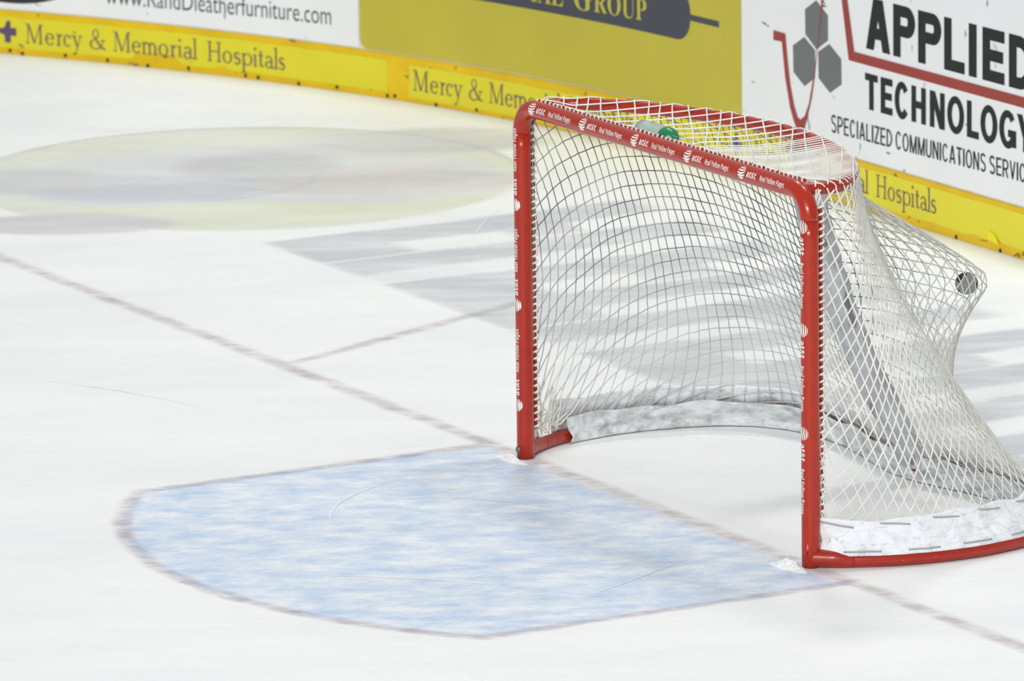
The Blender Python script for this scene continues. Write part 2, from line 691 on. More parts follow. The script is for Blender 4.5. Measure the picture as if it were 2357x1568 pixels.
def paint_material(name, streak=(0.5, 1.6, 1), scale=3.0, lo=0.38, hi=0.6, strength=1.0, floor_keep=0.25, rot=60):
    """paint under the ice: colour and density come from the painted pattern (attribute 'paint'),
    scraped white in streaks; where there is no paint the sheet is clear"""
    m = bpy.data.materials.new(name)
    m.use_nodes = True
    t = NT(m)
    b = t.n['Principled BSDF']
    at = t.add('ShaderNodeAttribute', attribute_name='paint')
    g = t.add('ShaderNodeNewGeometry')
    mp = t.add('ShaderNodeMapping')
    mp.vector_type = 'TEXTURE'
    mp.inputs['Rotation'].default_value = (0, 0, math.radians(rot))
    mp.inputs['Scale'].default_value = (1 / streak[0], 1 / streak[1], 1)
    t.link(g, 'Position', mp, 'Vector')
    n1 = t.add('ShaderNodeTexNoise', i_Scale=scale, i_Detail=8.0, i_Roughness=0.68)
    t.link(mp, 'Vector', n1, 'Vector')
    mr = t.add('ShaderNodeMapRange')
    mr.inputs['From Min'].default_value = lo
    mr.inputs['From Max'].default_value = hi
    mr.inputs['To Min'].default_value = floor_keep
    mr.inputs['To Max'].default_value = 1.0
    t.link(n1, 'Fac', mr, 'Value')
    mul = t.add('ShaderNodeMath', operation='MULTIPLY')
    t.link(mr, 'Result', mul, 0)
    t.link(at, 'Alpha', mul, 1)
    mul2 = t.add('ShaderNodeMath', operation='MULTIPLY', use_clamp=True)
    t.link(mul, 0, mul2, 0)
    mul2.inputs[1].default_value = strength
    t.link(at, 'Color', b, 'Base Color')
    ice_bump(t, g, b)
    tr = t.add('ShaderNodeBsdfTransparent')
    mx = t.add('ShaderNodeMixShader')
    t.link(mul2, 0, mx, 0)
    t.link(tr, 0, mx, 1)
    t.link(b, 0, mx, 2)
    t.link(mx, 0, t.n['Material Output'], 'Surface')
    return m


RED = (170, 36, 6)
m_ice = ice_material()
m_red = material('red_enamel', RED, rough=0.3, spec=0.35, var=0.07, scale=25, coat=0.35,
                 specks=[((60, 18, 14), 60, 0.735, (1, 1, 0.5)), ((215, 120, 100), 60, 0.735, (1, 1, 0.35))])
m_redbar = material('red_frame_paint', (162, 30, 6), rough=0.35, spec=0.5, var=0.08, scale=22, coat=0.3,
                    specks=[((90, 24, 16), 50, 0.70, (1, 1, 1)), ((225, 190, 180), 60, 0.75, (1, 1, 1))])
m_cord_base = material('white_net_cord', (236, 236, 228), rough=0.75, spec=0.2, var=0.12, scale=9,
                  bump=0.3, bump_scale=600)
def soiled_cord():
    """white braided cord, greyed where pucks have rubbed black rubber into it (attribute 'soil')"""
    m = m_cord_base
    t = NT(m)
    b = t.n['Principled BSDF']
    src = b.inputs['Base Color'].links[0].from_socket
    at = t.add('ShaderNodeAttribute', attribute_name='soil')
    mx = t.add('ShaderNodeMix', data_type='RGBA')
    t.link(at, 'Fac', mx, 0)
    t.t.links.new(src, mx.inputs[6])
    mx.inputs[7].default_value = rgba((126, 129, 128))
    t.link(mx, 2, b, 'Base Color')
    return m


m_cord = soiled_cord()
m_lace = material('white_lacing_cord', (232, 230, 220), rough=0.8, spec=0.2, var=0.1, scale=30)
m_stitch = material('grey_stitch_cord', (168, 172, 172), rough=0.8, spec=0.2)
m_pad = material('grey_pad_vinyl', (180, 183, 189), rough=0.55, spec=0.35, var=0.2, scale=12,
                 specks=[((122, 124, 128), 16, 0.62, (1, 1, 0.6))], bump=0.9, bump_scale=26)
m_white = material('white_board_plastic', (226, 228, 228), rough=0.35, spec=0.35, var=0.02, scale=3)
m_wad = material('white_vinyl_poster', (243, 245, 246), rough=0.4, spec=0.35, var=0.02, scale=3,
                 specks=[((150, 152, 155), 13, 0.70, (1.6, 1.6, 0.6)), ((120, 122, 126), 30, 0.735, (0.5, 0.5, 1.2))])
m_yad = material('olive_yellow_vinyl', (200, 188, 62), rough=0.4, spec=0.35, var=0.04, scale=3,
                 specks=[((140, 130, 50), 9, 0.76, (1.6, 1.6, 0.5))])
m_kick = material('golden_kick_plastic', (234, 196, 8), rough=0.4, spec=0.35, var=0.08, scale=6,
                  specks=[((150, 120, 25), 14, 0.66, (0.8, 0.8, 1.6))])
m_label = material('lemon_yellow_vinyl', (232, 221, 44), rough=0.4, spec=0.35, var=0.03, scale=4,
                   specks=[((150, 140, 50), 16, 0.735, (0.7, 0.7, 1.6))])
m_peel = material('bright_yellow_peel', (246, 236, 6), rough=0.45)
m_mauve = material('mauve_print', (116, 92, 96), rough=0.5, var=0.1, scale=20)
m_charc = material('charcoal_print', (40, 45, 45), rough=0.55, spec=0.2, var=0.08, scale=8)
m_slate = material('slate_print', (66, 71, 82), rough=0.45, var=0.05, scale=8)
m_ygl = material('yellow_print', (200, 190, 68), rough=0.45, var=0.03)
m_greyp = material('grey_print', (112, 117, 118), rough=0.5, var=0.03, scale=6)
m_brick = material('brick_red_print', (160, 62, 54), rough=0.5, var=0.06, scale=9)
m_dark = material('black_print', (46, 48, 48), rough=0.5)
m_dot = material('dark_screw', (46, 42, 30), rough=0.5)
m_decal = material('white_decal', (238, 236, 232), rough=0.4, var=0.03)
m_bolt = material('worn_steel', (128, 122, 108), rough=0.5, var=0.4, scale=90)
m_rubber = material('scuffed_rubber', (58, 60, 61), rough=0.65, spec=0.3, var=0.6, scale=34,
                    specks=[((140, 144, 144), 30, 0.44, (1, 1, 1))])
m_green = material('green_plastic', (6, 128, 82), rough=0.3, spec=0.5, var=0.06)
m_snow = material('ice_shavings', (244, 246, 247), rough=0.7, spec=0.2, var=0.03, scale=40, bump=0.8, bump_scale=90)
m_clear = material('clear_bottle_plastic', (206, 226, 220), rough=0.12, spec=0.5, var=0.02)
m_clear.node_tree.nodes['Principled BSDF'].inputs['Transmission Weight'].default_value = 0.55

# ------------------------------------------------------------------ setting: ice
fb = Buf()
fb.box((-16, -30, -0.12), (14, 3.5, 0.0))
floor = fb.build('floor', m_ice, smooth=False)
floor['kind'] = 'structure'
floor['label'] = 'white scraped rink ice with painted markings'


def painted(name, x0, x1, y0, y1, step, fn, mat, z):
    """a thin painted sheet of the ice; fn(X, Y) -> colour (…,3 sRGB) and density"""
    nx, ny = int((x1 - x0) / step) + 1, int((y1 - y0) / step) + 1
    X, Y = np.meshgrid(np.linspace(x0, x1, nx), np.linspace(y0, y1, ny), indexing='ij')
    col, den = fn(X, Y)
    keep = den > 0.01
    cell = keep[:-1, :-1] | keep[1:, :-1] | keep[:-1, 1:] | keep[1:, 1:]
    idx = -np.ones((nx, ny), int)
    use = np.zeros((nx, ny), bool)
    ii, jj = np.nonzero(cell)
    for a, b in ((0, 0), (1, 0), (0, 1), (1, 1)):
        use[ii + a, jj + b] = True
    idx[use] = np.arange(use.sum())
    V = np.stack([X[use], Y[use], np.full(use.sum(), z)], 1)
    F = np.stack([idx[ii, jj], idx[ii + 1, jj], idx[ii + 1, jj + 1], idx[ii, jj + 1]], 1)
    me = bpy.data.meshes.new(name)
    me.from_pydata(V.tolist(), [], F.tolist())
    at = me.color_attributes.new('paint', 'FLOAT_COLOR', 'POINT')
    cl = col[use] / 255.0
    cl = np.where(cl <= 0.04045, cl / 12.92, ((cl + 0.055) / 1.055) ** 2.4)
    at.data.foreach_set('color', np.concatenate([cl, den[use][:, None]], 1).ravel().astype(np.float32))
    me.materials.append(mat)
    o = bpy.data.objects.new(name, me)
    C.objects.link(o)
    o.parent = floor
    return o


def sst(a, b, x):
    t = np.clip((x - a) / (b - a), 0, 1)
    return t * t * (3 - 2 * t)


def const(col, shape):
    return np.broadcast_to(np.array(col, float), shape + (3,)).copy()


# wobble so painted edges are broken by skates
def wob(X, Y, s, amp, seed=0.0):
    o = np.empty(X.shape)
    for i in np.ndindex(X.shape):
        o[i] = noise.noise(Vector((X[i] * s, Y[i] * s, seed)))
    return o * amp


def crease_sd(X, Y):
    """signed distance-like value of the crease outline (negative inside)"""
    return np.maximum(np.maximum(np.abs(X) - 1.215, np.hypot(X, Y) - 1.83), Y + 0.02)


def crease_fn(X, Y):
    d = crease_sd(X, Y) + wob(X, Y, 9, 0.012)
    return const((172, 206, 247), X.shape), sst(0.0, -0.03, d)


def border_fn(X, Y):
    side = np.maximum(np.abs(X) - 1.215, np.hypot(X, Y) - 1.83)
    d = np.abs(side - 0.0 + 0.015) + wob(X, Y, 7, 0.012, 3.0)
    den = sst(0.042, 0.012, d) * sst(0.05, -0.05, Y)
    return const((176, 146, 152), X.shape), den


def line_fn(X, Y):
    d = np.abs(Y + wob(X, Y, 4, 0.008, 5.0))
    return const((176, 150, 152), X.shape), sst(0.05, 0.012, d)


m_blue = paint_material('blue_ice_paint', (0.6, 1.0, 1), 9.0, 0.38, 0.70, 0.50, 0.12, 66)
m_redline = paint_material('faded_red_ice_paint', (0.7, 1.3, 1), 9.0, 0.36, 0.68, 0.42, 0.12, 62)
m_logo = paint_material('faded_logo_ice_paint', (0.4, 1.4, 1), 2.4, 0.3, 0.62, 0.50, 0.5, 60)
m_gray = paint_material('faded_grey_ice_paint', (0.4, 1.6, 1), 2.6, 0.34, 0.62, 0.52, 0.35, 62)

painted('goal_crease', -1.3, 1.3, -1.9, 0.02, 0.02, crease_fn, m_blue, 0.0006)
painted('crease_border', -1.34, 1.34, -1.94, 0.05, 0.015, border_fn, m_redline, 0.0010)
painted('goal_line', -9.0, 4.6, -0.07, 0.07, 0.0175, line_fn, m_redline, 0.0014)


def trap_fn(X, Y):
    ax, ay, bx, by = -2.745, 0.0, -4.12, 3.34
    L = math.hypot(bx - ax, by - ay)
    d = np.abs((X - ax) * (by - ay) - (Y - ay) * (bx - ax)) / L + wob(X, Y, 4, 0.008, 8.0)
    return const((178, 150, 154), X.shape), sst(0.048, 0.012, d) * sst(0.0, 0.06, Y) * sst(1.7, 1.0, Y)


painted('restricted_area_line', -4.3, -2.6, -0.05, 1.9, 0.0175, trap_fn, m_redline, 0.0018)


def blob(X, Y, cx, cy, a, b, ang=60.7):
    c, s = math.cos(math.radians(ang)), math.sin(math.radians(ang))
    p = (X - cx) * c + (Y - cy) * s
    q = -(X - cx) * s + (Y - cy) * c
    return np.sqrt((p / a) ** 2 + (q / b) ** 2)


def logo_fn(X, Y):
    wv = wob(X, Y, 2.2, 0.12, 11.0)
    R = np.hypot(X + 6.12, Y - 1.58) / 1.15
    col = const((230, 233, 206), X.shape)
    den = sst(1.01, 0.97, R + wv * 0.12) * 0.95

    def lay(c, k):
        nonlocal col, den
        k = np.clip(k, 0, 1)
        col = col * (1 - k[..., None]) + np.array(c, float) * k[..., None]
        den = np.maximum(den, k * 0.95)

    # pale inside of the badge, grey and blue shapes, grey rim
    lay((224, 226, 226), sst(1.1, 0.9, blob(X, Y, -6.1, 1.62, 1.0, 0.72) + wv))
    lay((231, 234, 200), sst(1.1, 0.85, blob(X, Y, -5.42, 1.25, 0.78, 0.22) + wv))
    lay((202, 202, 205), sst(1.15, 0.75, blob(X, Y, -6.25, 1.72, 0.36, 0.42) + wv))
    lay((198, 203, 217), sst(1.15, 0.8, blob(X, Y, -6.12, 1.12, 0.52, 0.30) + wv))
    lay((214, 205, 203), sst(1.15, 0.8, blob(X, Y, -5.72, 2.02, 0.55, 0.30) + wv))
    lay((203, 203, 205), sst(1.1, 0.75, blob(X, Y, -6.55, 0.72, 0.40, 0.30) + wv * 1.3))
    lay((206, 204, 206), sst(1.1, 0.75, blob(X, Y, -5.62, 0.52, 0.46, 0.24) + wv * 1.3))
    lay((212, 213, 211), sst(1.2, 0.7, blob(X, Y, -6.45, 2.62, 0.55, 0.30) + wv * 1.3))
    lay((192, 196, 197), sst(0.03, 0.008, np.abs(R - 1.0) + 0.004) * sst(-0.4, 0.5, (X + 6.12) * -0.87 + (Y - 1.58) * 0.49))
    r2 = np.hypot(X + 6.35, Y - 1.35)
    lay((190, 193, 196), sst(0.02, 0.006, np.abs(r2 - 0.62)) * sst(0.0, 0.3, (X + 6.35) * 0.49 + (Y - 1.35) * 0.87) * 0.8)
    return col, den


painted('faded_badge', -7.6, -4.6, 0.1, 3.1, 0.024, logo_fn, m_logo, 0.0008)


def ad_fn(X, Y):
    """big painted letters behind the goal, stems running away from the goal line"""
    wv = wob(X, Y, 1.3, 0.06, 21.0)
    Xr = X + 4.86 + wv * 0.5
    k = np.mod(Xr, 0.50)
    stem = sst(0.0, 0.05, k) * sst(0.33, 0.27, k)
    foot = sst(1.50, 1.42, Y + wv)
    gap = (np.mod(np.floor(Xr / 0.50), 3) == 1)
    foot = np.where(gap, foot * 0.2, foot)
    mid = sst(0.2, 0.13, np.abs(Y - 2.05 + wv)) * (np.mod(np.floor(Xr / 0.50), 2) == 0)
    den = np.maximum(np.maximum(stem, foot), mid * 0.8)
    den = den * sst(-0.01, 0.03, Xr) * sst(5.6, 5.4, Xr) * sst(0.99, 1.04, Y + wv * 0.2) * sst(2.75, 2.6, Y)
    col = const((203, 208, 213), X.shape)
    bl = sst(0.2, 0.8, 0.5 + 4 * wob(X, Y, 0.9, 0.12, 31.0))
    col = col * (1 - bl[..., None] * 0.5) + np.array((196, 199, 214.0)) * bl[..., None] * 0.5
    return col, den * 0.95


painted('faded_painted_lettering', -4.95, 0.9, 0.9, 2.85, 0.03, ad_fn, m_gray, 0.0008)


def scratches():
    """thin skate cuts: white and grey ribbons"""
    segs = []
    R = [((-2.1, -0.55), (-3.2, -1.0)), ((-0.9, -0.5), (-0.3, -1.1)), ((0.1, -1.55), (0.75, -0.9)),
         ((1.4, -1.6), (2.6, -1.2)), ((-6.4, 1.2), (-5.5, 1.7)), ((-5.0, 2.2), (-4.2, 1.6)), ((-3.8, -0.3), (-3.3, -1.6)),
         ((0.6, -0.2), (0.95, -0.9)), ((-0.1, -0.25), (-0.7, -0.9))]
    b = Buf()
    for (a, c) in R:
        a, c = np.array(a), np.array(c)
        n = 24
        t = np.linspace(0, 1, n)
        d = c - a
        pr = np.array([-d[1], d[0]])
        bow = random.uniform(-0.18, 0.18)
        P = a + d * t[:, None] + pr * (bow * np.sin(t * math.pi))[:, None]
        tan = np.gradient(P, axis=0)
        nn = np.stack([-tan[:, 1], tan[:, 0]], 1)
        nn /= np.linalg.norm(nn, axis=1, keepdims=True)
        wd = 0.0026 * np.sin(np.clip(t, 0.02, 0.98) * math.pi)[:, None]
        G = np.stack([P - nn * wd, P + nn * wd], 1)
        G = np.concatenate([G, np.full(G.shape[:2] + (1,), 0.0020)], 2)
        b.grid(G)
    return b


m_cut = material('skate_cut_frost', (240, 244, 247), rough=0.6, spec=0.2)
sk = scratches().build('skate_cuts', m_cut, smooth=False)
sk.parent = floor
sk['kind'] = 'stuff'

# ------------------------------------------------------------------ setting: boards
us = np.concatenate([np.linspace(-13.5, XS, 90), np.linspace(XS, 3.2, 40)[1:]])
b = Buf()
wall_slab(b, us, 0.0, 1.22, -0.12, 0.0)
wall = b.build('wall_back', m_white, smooth=False)
wall['kind'] = 'structure'
wall['label'] = 'white dasher boards curving round the rink corner'


def ur(a, b_, step=0.05):
    return np.linspace(a, b_, max(2, int(abs(b_ - a) / step) + 1))


# ---- kick plate
SCREWS = (-9.62, -9.554, -9.321, -9.09, -8.866, -8.637, -8.311, -8.238, -8.001, -7.774, -7.469, -7.424, -7.168, -6.912, -3.42, -3.1)
b = Buf()
uk = np.concatenate([np.linspace(-13.4, XS, 90), np.linspace(XS, 3.1, 40)[1:]])
prof = [(0.0, 0.001), (0.014, 0.001), (0.014, 0.188), (0.011, 0.197), (0.005, 0.200), (0.0, 0.200)]
P = np.stack([wall_pt(uk, z, o) for o, z in prof], 1)
b.grid(P)
kp = b.build('baseboard_back', m_kick, smooth=False)
kp['kind'] = 'structure'
kp['label'] = 'golden yellow kick plate along the foot of the rink boards'
for u in SCREWS:
    bb = Buf()
    a = np.linspace(0, 2 * math.pi, 13)[:-1]
    z0 = 0.013 + 0.005 * math.sin(u * 37)
    ring = wall_pt(u + 0.008 * np.cos(a), z0 + 0.008 * np.sin(a), 0.0165)
    cen = wall_pt(np.array([u]), np.array([z0]), 0.018)
    base = wall_pt(u + 0.009 * np.cos(a), z0 + 0.009 * np.sin(a), 0.0142)
    bb.add(np.concatenate([cen, ring, base]),
           [(0, 1 + i, 1 + (i + 1) % 12) for i in range(12)] +
           [(1 + i, 13 + i, 13 + (i + 1) % 12, 1 + (i + 1) % 12) for i in range(12)])
    bb.build('screw', m_dot, kp)

# ---- kick plate stickers with the hospitals' name
OFF_L0, OFF_L1, OFF_T = 0.0146, 0.0162, 0.0172


def kick_label(u0, u1, zb_fn, zt_fn, label):
    th = thing('sticker', label, 'sticker', tuple(wall_pt(np.array([(u0 + u1) / 2]), 0.02, 0.016)[0]), 'lettered stickers on the kick plate')
    bb = Buf()
    uu = np.unique(np.concatenate([ur(u0, u1, 0.03), np.array([u0, u1])]))
    wall_slab(bb, uu, zb_fn(uu), zt_fn(uu), OFF_L0, OFF_L1)
    bb.build('sticker_sheet', m_label, th, smooth=False)
    return th


def rag(u, s, amp):
    return np.array([noise.noise(Vector((x * s, 3.1, 0))) for x in u]) * amp


def tear(u):
    z = 0.030 + rag(u, 9, 0.006)
    k = sst(-8.955, -8.935, u) * sst(-8.675, -8.70, u)
    z = z + k * (0.036 + rag(u, 40, 0.016))
    k2 = sst(-8.50, -8.47, u) * sst(-8.40, -8.42, u)
    return z + k2 * 0.012


TXT_OFF = -0.004
l1 = kick_label(-9.80, -7.468, tear, lambda u: 0.172 + rag(u, 7, 0.004),
                'lemon yellow hospital sticker with purple cross, torn along its lower edge')
hospital_text(l1, -9.532, -8.078, 0.058, 0.062, 0.090)
b = Buf()


def cross(b, cu, cz):
    a, w_, h, g = 0.016, 0.047, 0.050, 0.018
    wall_poly(b, [(cu - a, cz - h), (cu + a, cz - h), (cu + a, cz - g), (cu + w_, cz - g), (cu + w_, cz + g),
                  (cu + a, cz + g), (cu + a, cz + h), (cu - a * 0.2, cz + h), (cu - a, cz + g), (cu - w_, cz + g * 0.6),
                  (cu - w_, cz - g * 0.4), (cu - a, cz - g)], OFF_T)


cross(b, -9.629, 0.104)
o = b.build('cross_emblem', material('purple_print', (92, 74, 112), rough=0.5, var=0.1), l1, smooth=False)
# torn scraps left of the sticker show the gold plate beneath; a flap still hangs
b = Buf()
wall_poly(b, [(-8.70, 0.072), (-8.66, 0.056), (-8.60, 0.040), (-8.66, 0.038), (-8.69, 0.05)], OFF_T + 0.002)
b.build('torn_flap', m_label, l1, smooth=False)

l2 = kick_label(-7.335, -5.20, lambda u: 0.020 + rag(u, 8, 0.006), lambda u: 0.166 + rag(u, 7, 0.004),
                'lemon yellow hospital sticker starting at the gold gap, running behind the goal')
hospital_text(l2, -7.306, -5.852, 0.056, 0.062, 0.092)


def tear3(u):
    return 0.036 + rag(u, 9, 0.008) + sst(-3.19, -3.17, u) * sst(-3.09, -3.12, u) * 0.022


l3 = kick_label(-5.16, -2.2, tear3, lambda u: 0.180 + rag(u, 7, 0.003),
                'lemon yellow sticker ending in Hospitals, right of the goal')
hospital_text(l3, -5.018, -3.564, 0.072, 0.078, 0.092)
b = Buf()
cross(b, -5.10, 0.12)
b.build('cross_emblem', bpy.data.materials['purple_print'], l3, smooth=False)
b = Buf()
wall_poly(b, [(-3.19, 0.040), (-3.10, 0.030), (-3.13, 0.066), (-3.17, 0.075)], OFF_T + 0.003)
b.build('peeling_corner', m_peel, l3, smooth=False)

# ---- advertising panels
P0, P1, PT = 0.0008, 0.0045, 0.0056
ZB, ZT = 0.206, 1.03


def ad_panel(u0, u1, mat, label, zb=None):
    th = thing('advertising_panel', label, 'advertising panel',
               tuple(wall_pt(np.array([(u0 + u1) / 2]), ZB, 0.002)[0]), 'advertising panels on the rink boards')
    bb = Buf()
    uu = ur(u0, u1, 0.04)
    if zb is not None:
        uu = np.unique(np.concatenate([uu, np.linspace(u0, u0 + 0.06, 10)]))
    wall_slab(bb, uu, ZB if zb is None else zb(uu), ZT, P0, P1)
    bb.build('panel', mat, th, smooth=False)
    return th


A1 = ad_panel(-11.2, -7.650, m_wad, 'white advertising panel with a web address, at the left of the boards')
b = Buf()
wall_text(b, 'www.RandDleatherfurniture.com', str, -9.10, -7.811, 0.268, 0.290, 0.082, PT, -0.006)
b.build('lettering', m_charc, A1, smooth=False)
b = Buf()
a = np.linspace(0, 2 * math.pi, 60)[:-1]
uu = np.linspace(-10.07, -9.17, 30)
hh = 0.21 * np.sqrt(np.maximum(0, 1 - ((uu + 9.62) / 0.45) ** 2))
wall_slab(b, uu, 0.443 - hh, 0.443 + hh, P1, PT)
b.build('dark_oval', m_dark, A1, smooth=False)

A2 = ad_panel(-7.642, -5.076, m_yad, 'olive yellow advertising panel with a dark rounded ribbon',
              lambda u: ZB + 0.045 * (1 - np.sqrt(np.clip(1 - (np.clip(-7.642 + 0.045 - u, 0, 0.045) / 0.045) ** 2, 0, 1))))
b = Buf()
uu = np.concatenate([np.linspace(-7.257, -7.16, 14), ur(-7.15, -5.57, 0.05), np.linspace(-5.56, -5.455, 14)])
cu = np.where(uu > -6.356, uu + 5.555, -7.157 - uu)
k = np.clip(cu / 0.1, 0, 1)
rr = 0.1 * (1 - np.sqrt(np.clip(1 - k * k, 0, 1)))
wall_slab(b, uu, 0.497 + rr, 0.717 - rr, P1, PT)
wall_slab(b, ur(-5.46, -5.243), 0.588, 0.614, P1, PT)
wall_slab(b, ur(-7.47, -7.25), 0.588, 0.614, P1, PT)
rib = b.build('ribbon', m_slate, A2, smooth=False)
b = Buf()
wall_text(b, 'IAL', serif, -6.560, -6.346, 0.532, 0.533, 0.092, PT + 0.001, TXT_OFF)
b.build('lettering', m_ygl, A2, smooth=False)
b = Buf()
wall_text(b, 'G', serif, -6.276, -6.154, 0.535, 0.535, 0.120, PT + 0.001, TXT_OFF)
wall_text(b, 'ROUP', serif, -6.138, -5.772, 0.538, 0.544, 0.090, PT + 0.001, TXT_OFF)
b.build('lettering', m_ygl, A2, smooth=False)

A3 = ad_panel(-5.071, -1.6, m_wad, 'white advertising panel with grey hexagons and red swoosh, right of the yellow panel')
U3 = lambda x: -4.105 + (x - 1232) * 0.001026
block_text(A3, m_charc, [(c, U3(a), U3(b_)) for c, a, b_ in (('A', 1232, 1412), ('P', 1433, 1592), ('P', 1614, 1780), ('L', 1800, 1946),
           ('I', 1975, 2031), ('E', 2072, 2226), ('D', 2257, 2430))], 0.665, 0.665, 0.210, 0.262)
block_text(A3, m_charc, [(c, U3(a), U3(b_)) for c, a, b_ in (('T', 1225, 1319), ('E', 1340, 1427), ('C', 1443, 1548), ('H', 1565, 1669),
           ('N', 1697, 1804), ('O', 1822, 1942), ('L', 1962, 2046), ('O', 2058, 2177), ('G', 2190, 2308), ('Y', 2313, 2432))],
           0.419, 0.422, 0.146, 0.235)
block_text(A3, m_charc, spaced('SPECIALIZED COMMUNICATIONS SERVICES', -4.372, -2.840), 0.283, 0.305, 0.072, 0.135)
hexes = [[(-4.571, .758), (-4.484, .807), (-4.394, .757), (-4.394, .655), (-4.482, .605), (-4.569, .656)],
         [(-4.667, .595), (-4.578, .643), (-4.494, .600), (-4.495, .487), (-4.577, .440), (-4.663, .487)],
         [(-4.470, .598), (-4.384, .642), (-4.293, .593), (-4.291, .490), (-4.380, .442), (-4.468, .490)]]
for h in hexes:
    b = Buf()
    wall_poly(b, h[::-1], PT)
    b.build('hexagon', m_greyp, A3, smooth=False)
b = Buf()
wall_poly(b, [(-4.818, .637), (-4.725, .636), (-4.707, .529), (-4.688, .434), (-4.657, .346), (-4.630, .304), (-4.608, .297),
              (-4.575, .318), (-4.542, .375), (-4.498, .519), (-4.475, .620), (-4.441, .813), (-4.40, .96), (-4.37, 1.0),
              (-4.34, .96), (-4.286, .835), (-4.234, .598), (-2.40, .596), (-2.40, .640), (-4.192, .638), (-4.243, .841),
              (-4.30, .985), (-4.365, 1.022), (-4.41, .985),
              (-4.428, .816), (-4.455, .698), (-4.476, .598), (-4.498, .486), (-4.520, .401), (-4.542, .346), (-4.581, .257),
              (-4.636, .254), (-4.663, .287), (-4.689, .335), (-4.727, .457), (-4.752, .599), (-4.818, .597)], PT + 0.0012)
b.build('swoosh', m_brick, A3, smooth=False)

# ------------------------------------------------------------------ the goal
goal = thing('hockey_goal', 'red ice hockey goal with white netting standing on the goal line', 'hockey goal', (0, 0, 0))
PC, PR, HT = 0.9446, 0.0302, 1.240

RB = 0.092                                    # bend between post and crossbar
posts = {}
for s in (-1, 1):
    b = Buf()
    zz = np.linspace(0.0, HT - RB, 20)
    b.tube(np.stack([np.full(20, s * PC), np.zeros(20), zz], 1), PR, 40)
    posts[s] = b.build('post', m_red, goal)
b = Buf()
a = np.linspace(0, math.pi / 2, 14)
left = np.stack([-PC + RB - RB * np.cos(a), 0 * a, HT - RB + RB * np.sin(a)], 1)
right = left[::-1] * np.array([-1, 1, 1])
mid = np.stack([np.linspace(-PC + RB, PC - RB, 40)[1:-1], np.zeros(38), np.full(38, HT)], 1)
b.tube(np.concatenate([left, mid, right]), PR + 0.0003, 40)
crossbar = b.build('crossbar', m_red, goal)
b = Buf()
b.tube([(-PC + 0.004, -PR + 0.002, 0.035), (-PC + 0.004, -PR - 0.006, 0.035)], 0.011, 14)
bolt = b.build('anchor_bolt', m_bolt, posts[-1])

# base frame and top frame
half_base = [(-0.945, 0.0), (-1.01, 0.085), (-1.085, 0.25), (-1.118, 0.44), (-1.112, 0.60), (-1.06, 0.80), (-0.96, 0.945),
             (-0.80, 1.035), (-0.58, 1.06), (-0.35, 1.03), (-0.15, 0.985)]
base_pts = half_base + [(0.0, 0.97)] + [(-x, y) for x, y in half_base[::-1]]
NS = 400
base_c = smooth_curve(base_pts, NS)
half_top = [(-0.876, 0.0), (-0.900, 0.08), (-0.884, 0.165), (-0.79, 0.25), (-0.65, 0.34), (-0.46, 0.425), (-0.25, 0.48)]
top_pts = half_top + [(0.0, 0.505)] + [(-x, y) for x, y in half_top[::-1]]
top_c = smooth_curve(top_pts, NS)

b = Buf()
b.tube(np.concatenate([base_c, np.full((NS, 1), 0.0235)], 1)[::3], 0.0225, 20)
for s in (-1, 1):                              # thick welded sleeves where the base meets the posts
    q = base_c[:15] if s < 0 else base_c[::-1][:15]
    rr_ = np.interp(np.arange(15), [0, 8, 14], [0.0300, 0.0290, 0.0226])
    b.tube(np.concatenate([q, rr_[:, None]], 1), rr_, 24)
b.build('base_frame', m_redbar, goal)
b = Buf()
b.tube(np.concatenate([top_c, np.full((NS, 1), HT)], 1)[::3], 0.0215, 20)
b.build('top_frame', m_redbar, goal)

# centre support with its grey pad
b = Buf()
b.tube(smooth_curve([(0.06, 0.505, HT), (0.06, 0.56, 0.95), (0.06, 0.68, 0.6), (0.06, 0.83, 0.3), (0.06, 0.97, 0.03)], 30), 0.02, 16)
sup = b.build('centre_support', m_redbar, goal)
b = Buf()
ax = smooth_curve([(0.06, 0.515, 1.20), (0.06, 0.56, 0.95), (0.06, 0.675, 0.6), (0.06, 0.825, 0.3), (0.06, 0.955, 0.07)], 60)
tan = np.gradient(ax, axis=0)
tan /= np.linalg.norm(tan, axis=1, keepdims=True)
X_ = np.array([1.0, 0, 0])
N_ = np.cross(tan, X_)
ang = np.arange(28) * 2 * math.pi / 28
ring = []
for i in range(60):
    row = []
    for t in ang:
        wr = 1 + 0.10 * noise.noise(Vector((math.cos(t) * 1.5, math.sin(t) * 1.5, ax[i][2] * 16)))
        row.append(ax[i] + wr * (0.075 * math.copysign(abs(math.cos(t)) ** 0.7, math.cos(t)) * X_ +
                                 0.042 * math.copysign(abs(math.sin(t)) ** 0.8, math.sin(t)) * N_[i]))
    ring.append(row)
ring = np.array(ring).transpose(1, 0, 2)
b.grid(ring, close_u=True)
b.add(ring[:, 0], [tuple(range(28))])
b.add(ring[:, -1], [tuple(range(28))[::-1]])
b.build('pad', m_pad, sup)

# ---- the net surface: hung from the top frame and the posts, spread to the base frame
def off_curve(c, d):
    t = np.gradient(c, axis=0)
    t /= np.linalg.norm(t, axis=1, keepdims=True)
    return c + d * np.stack([-t[:, 1], t[:, 0]], 1)


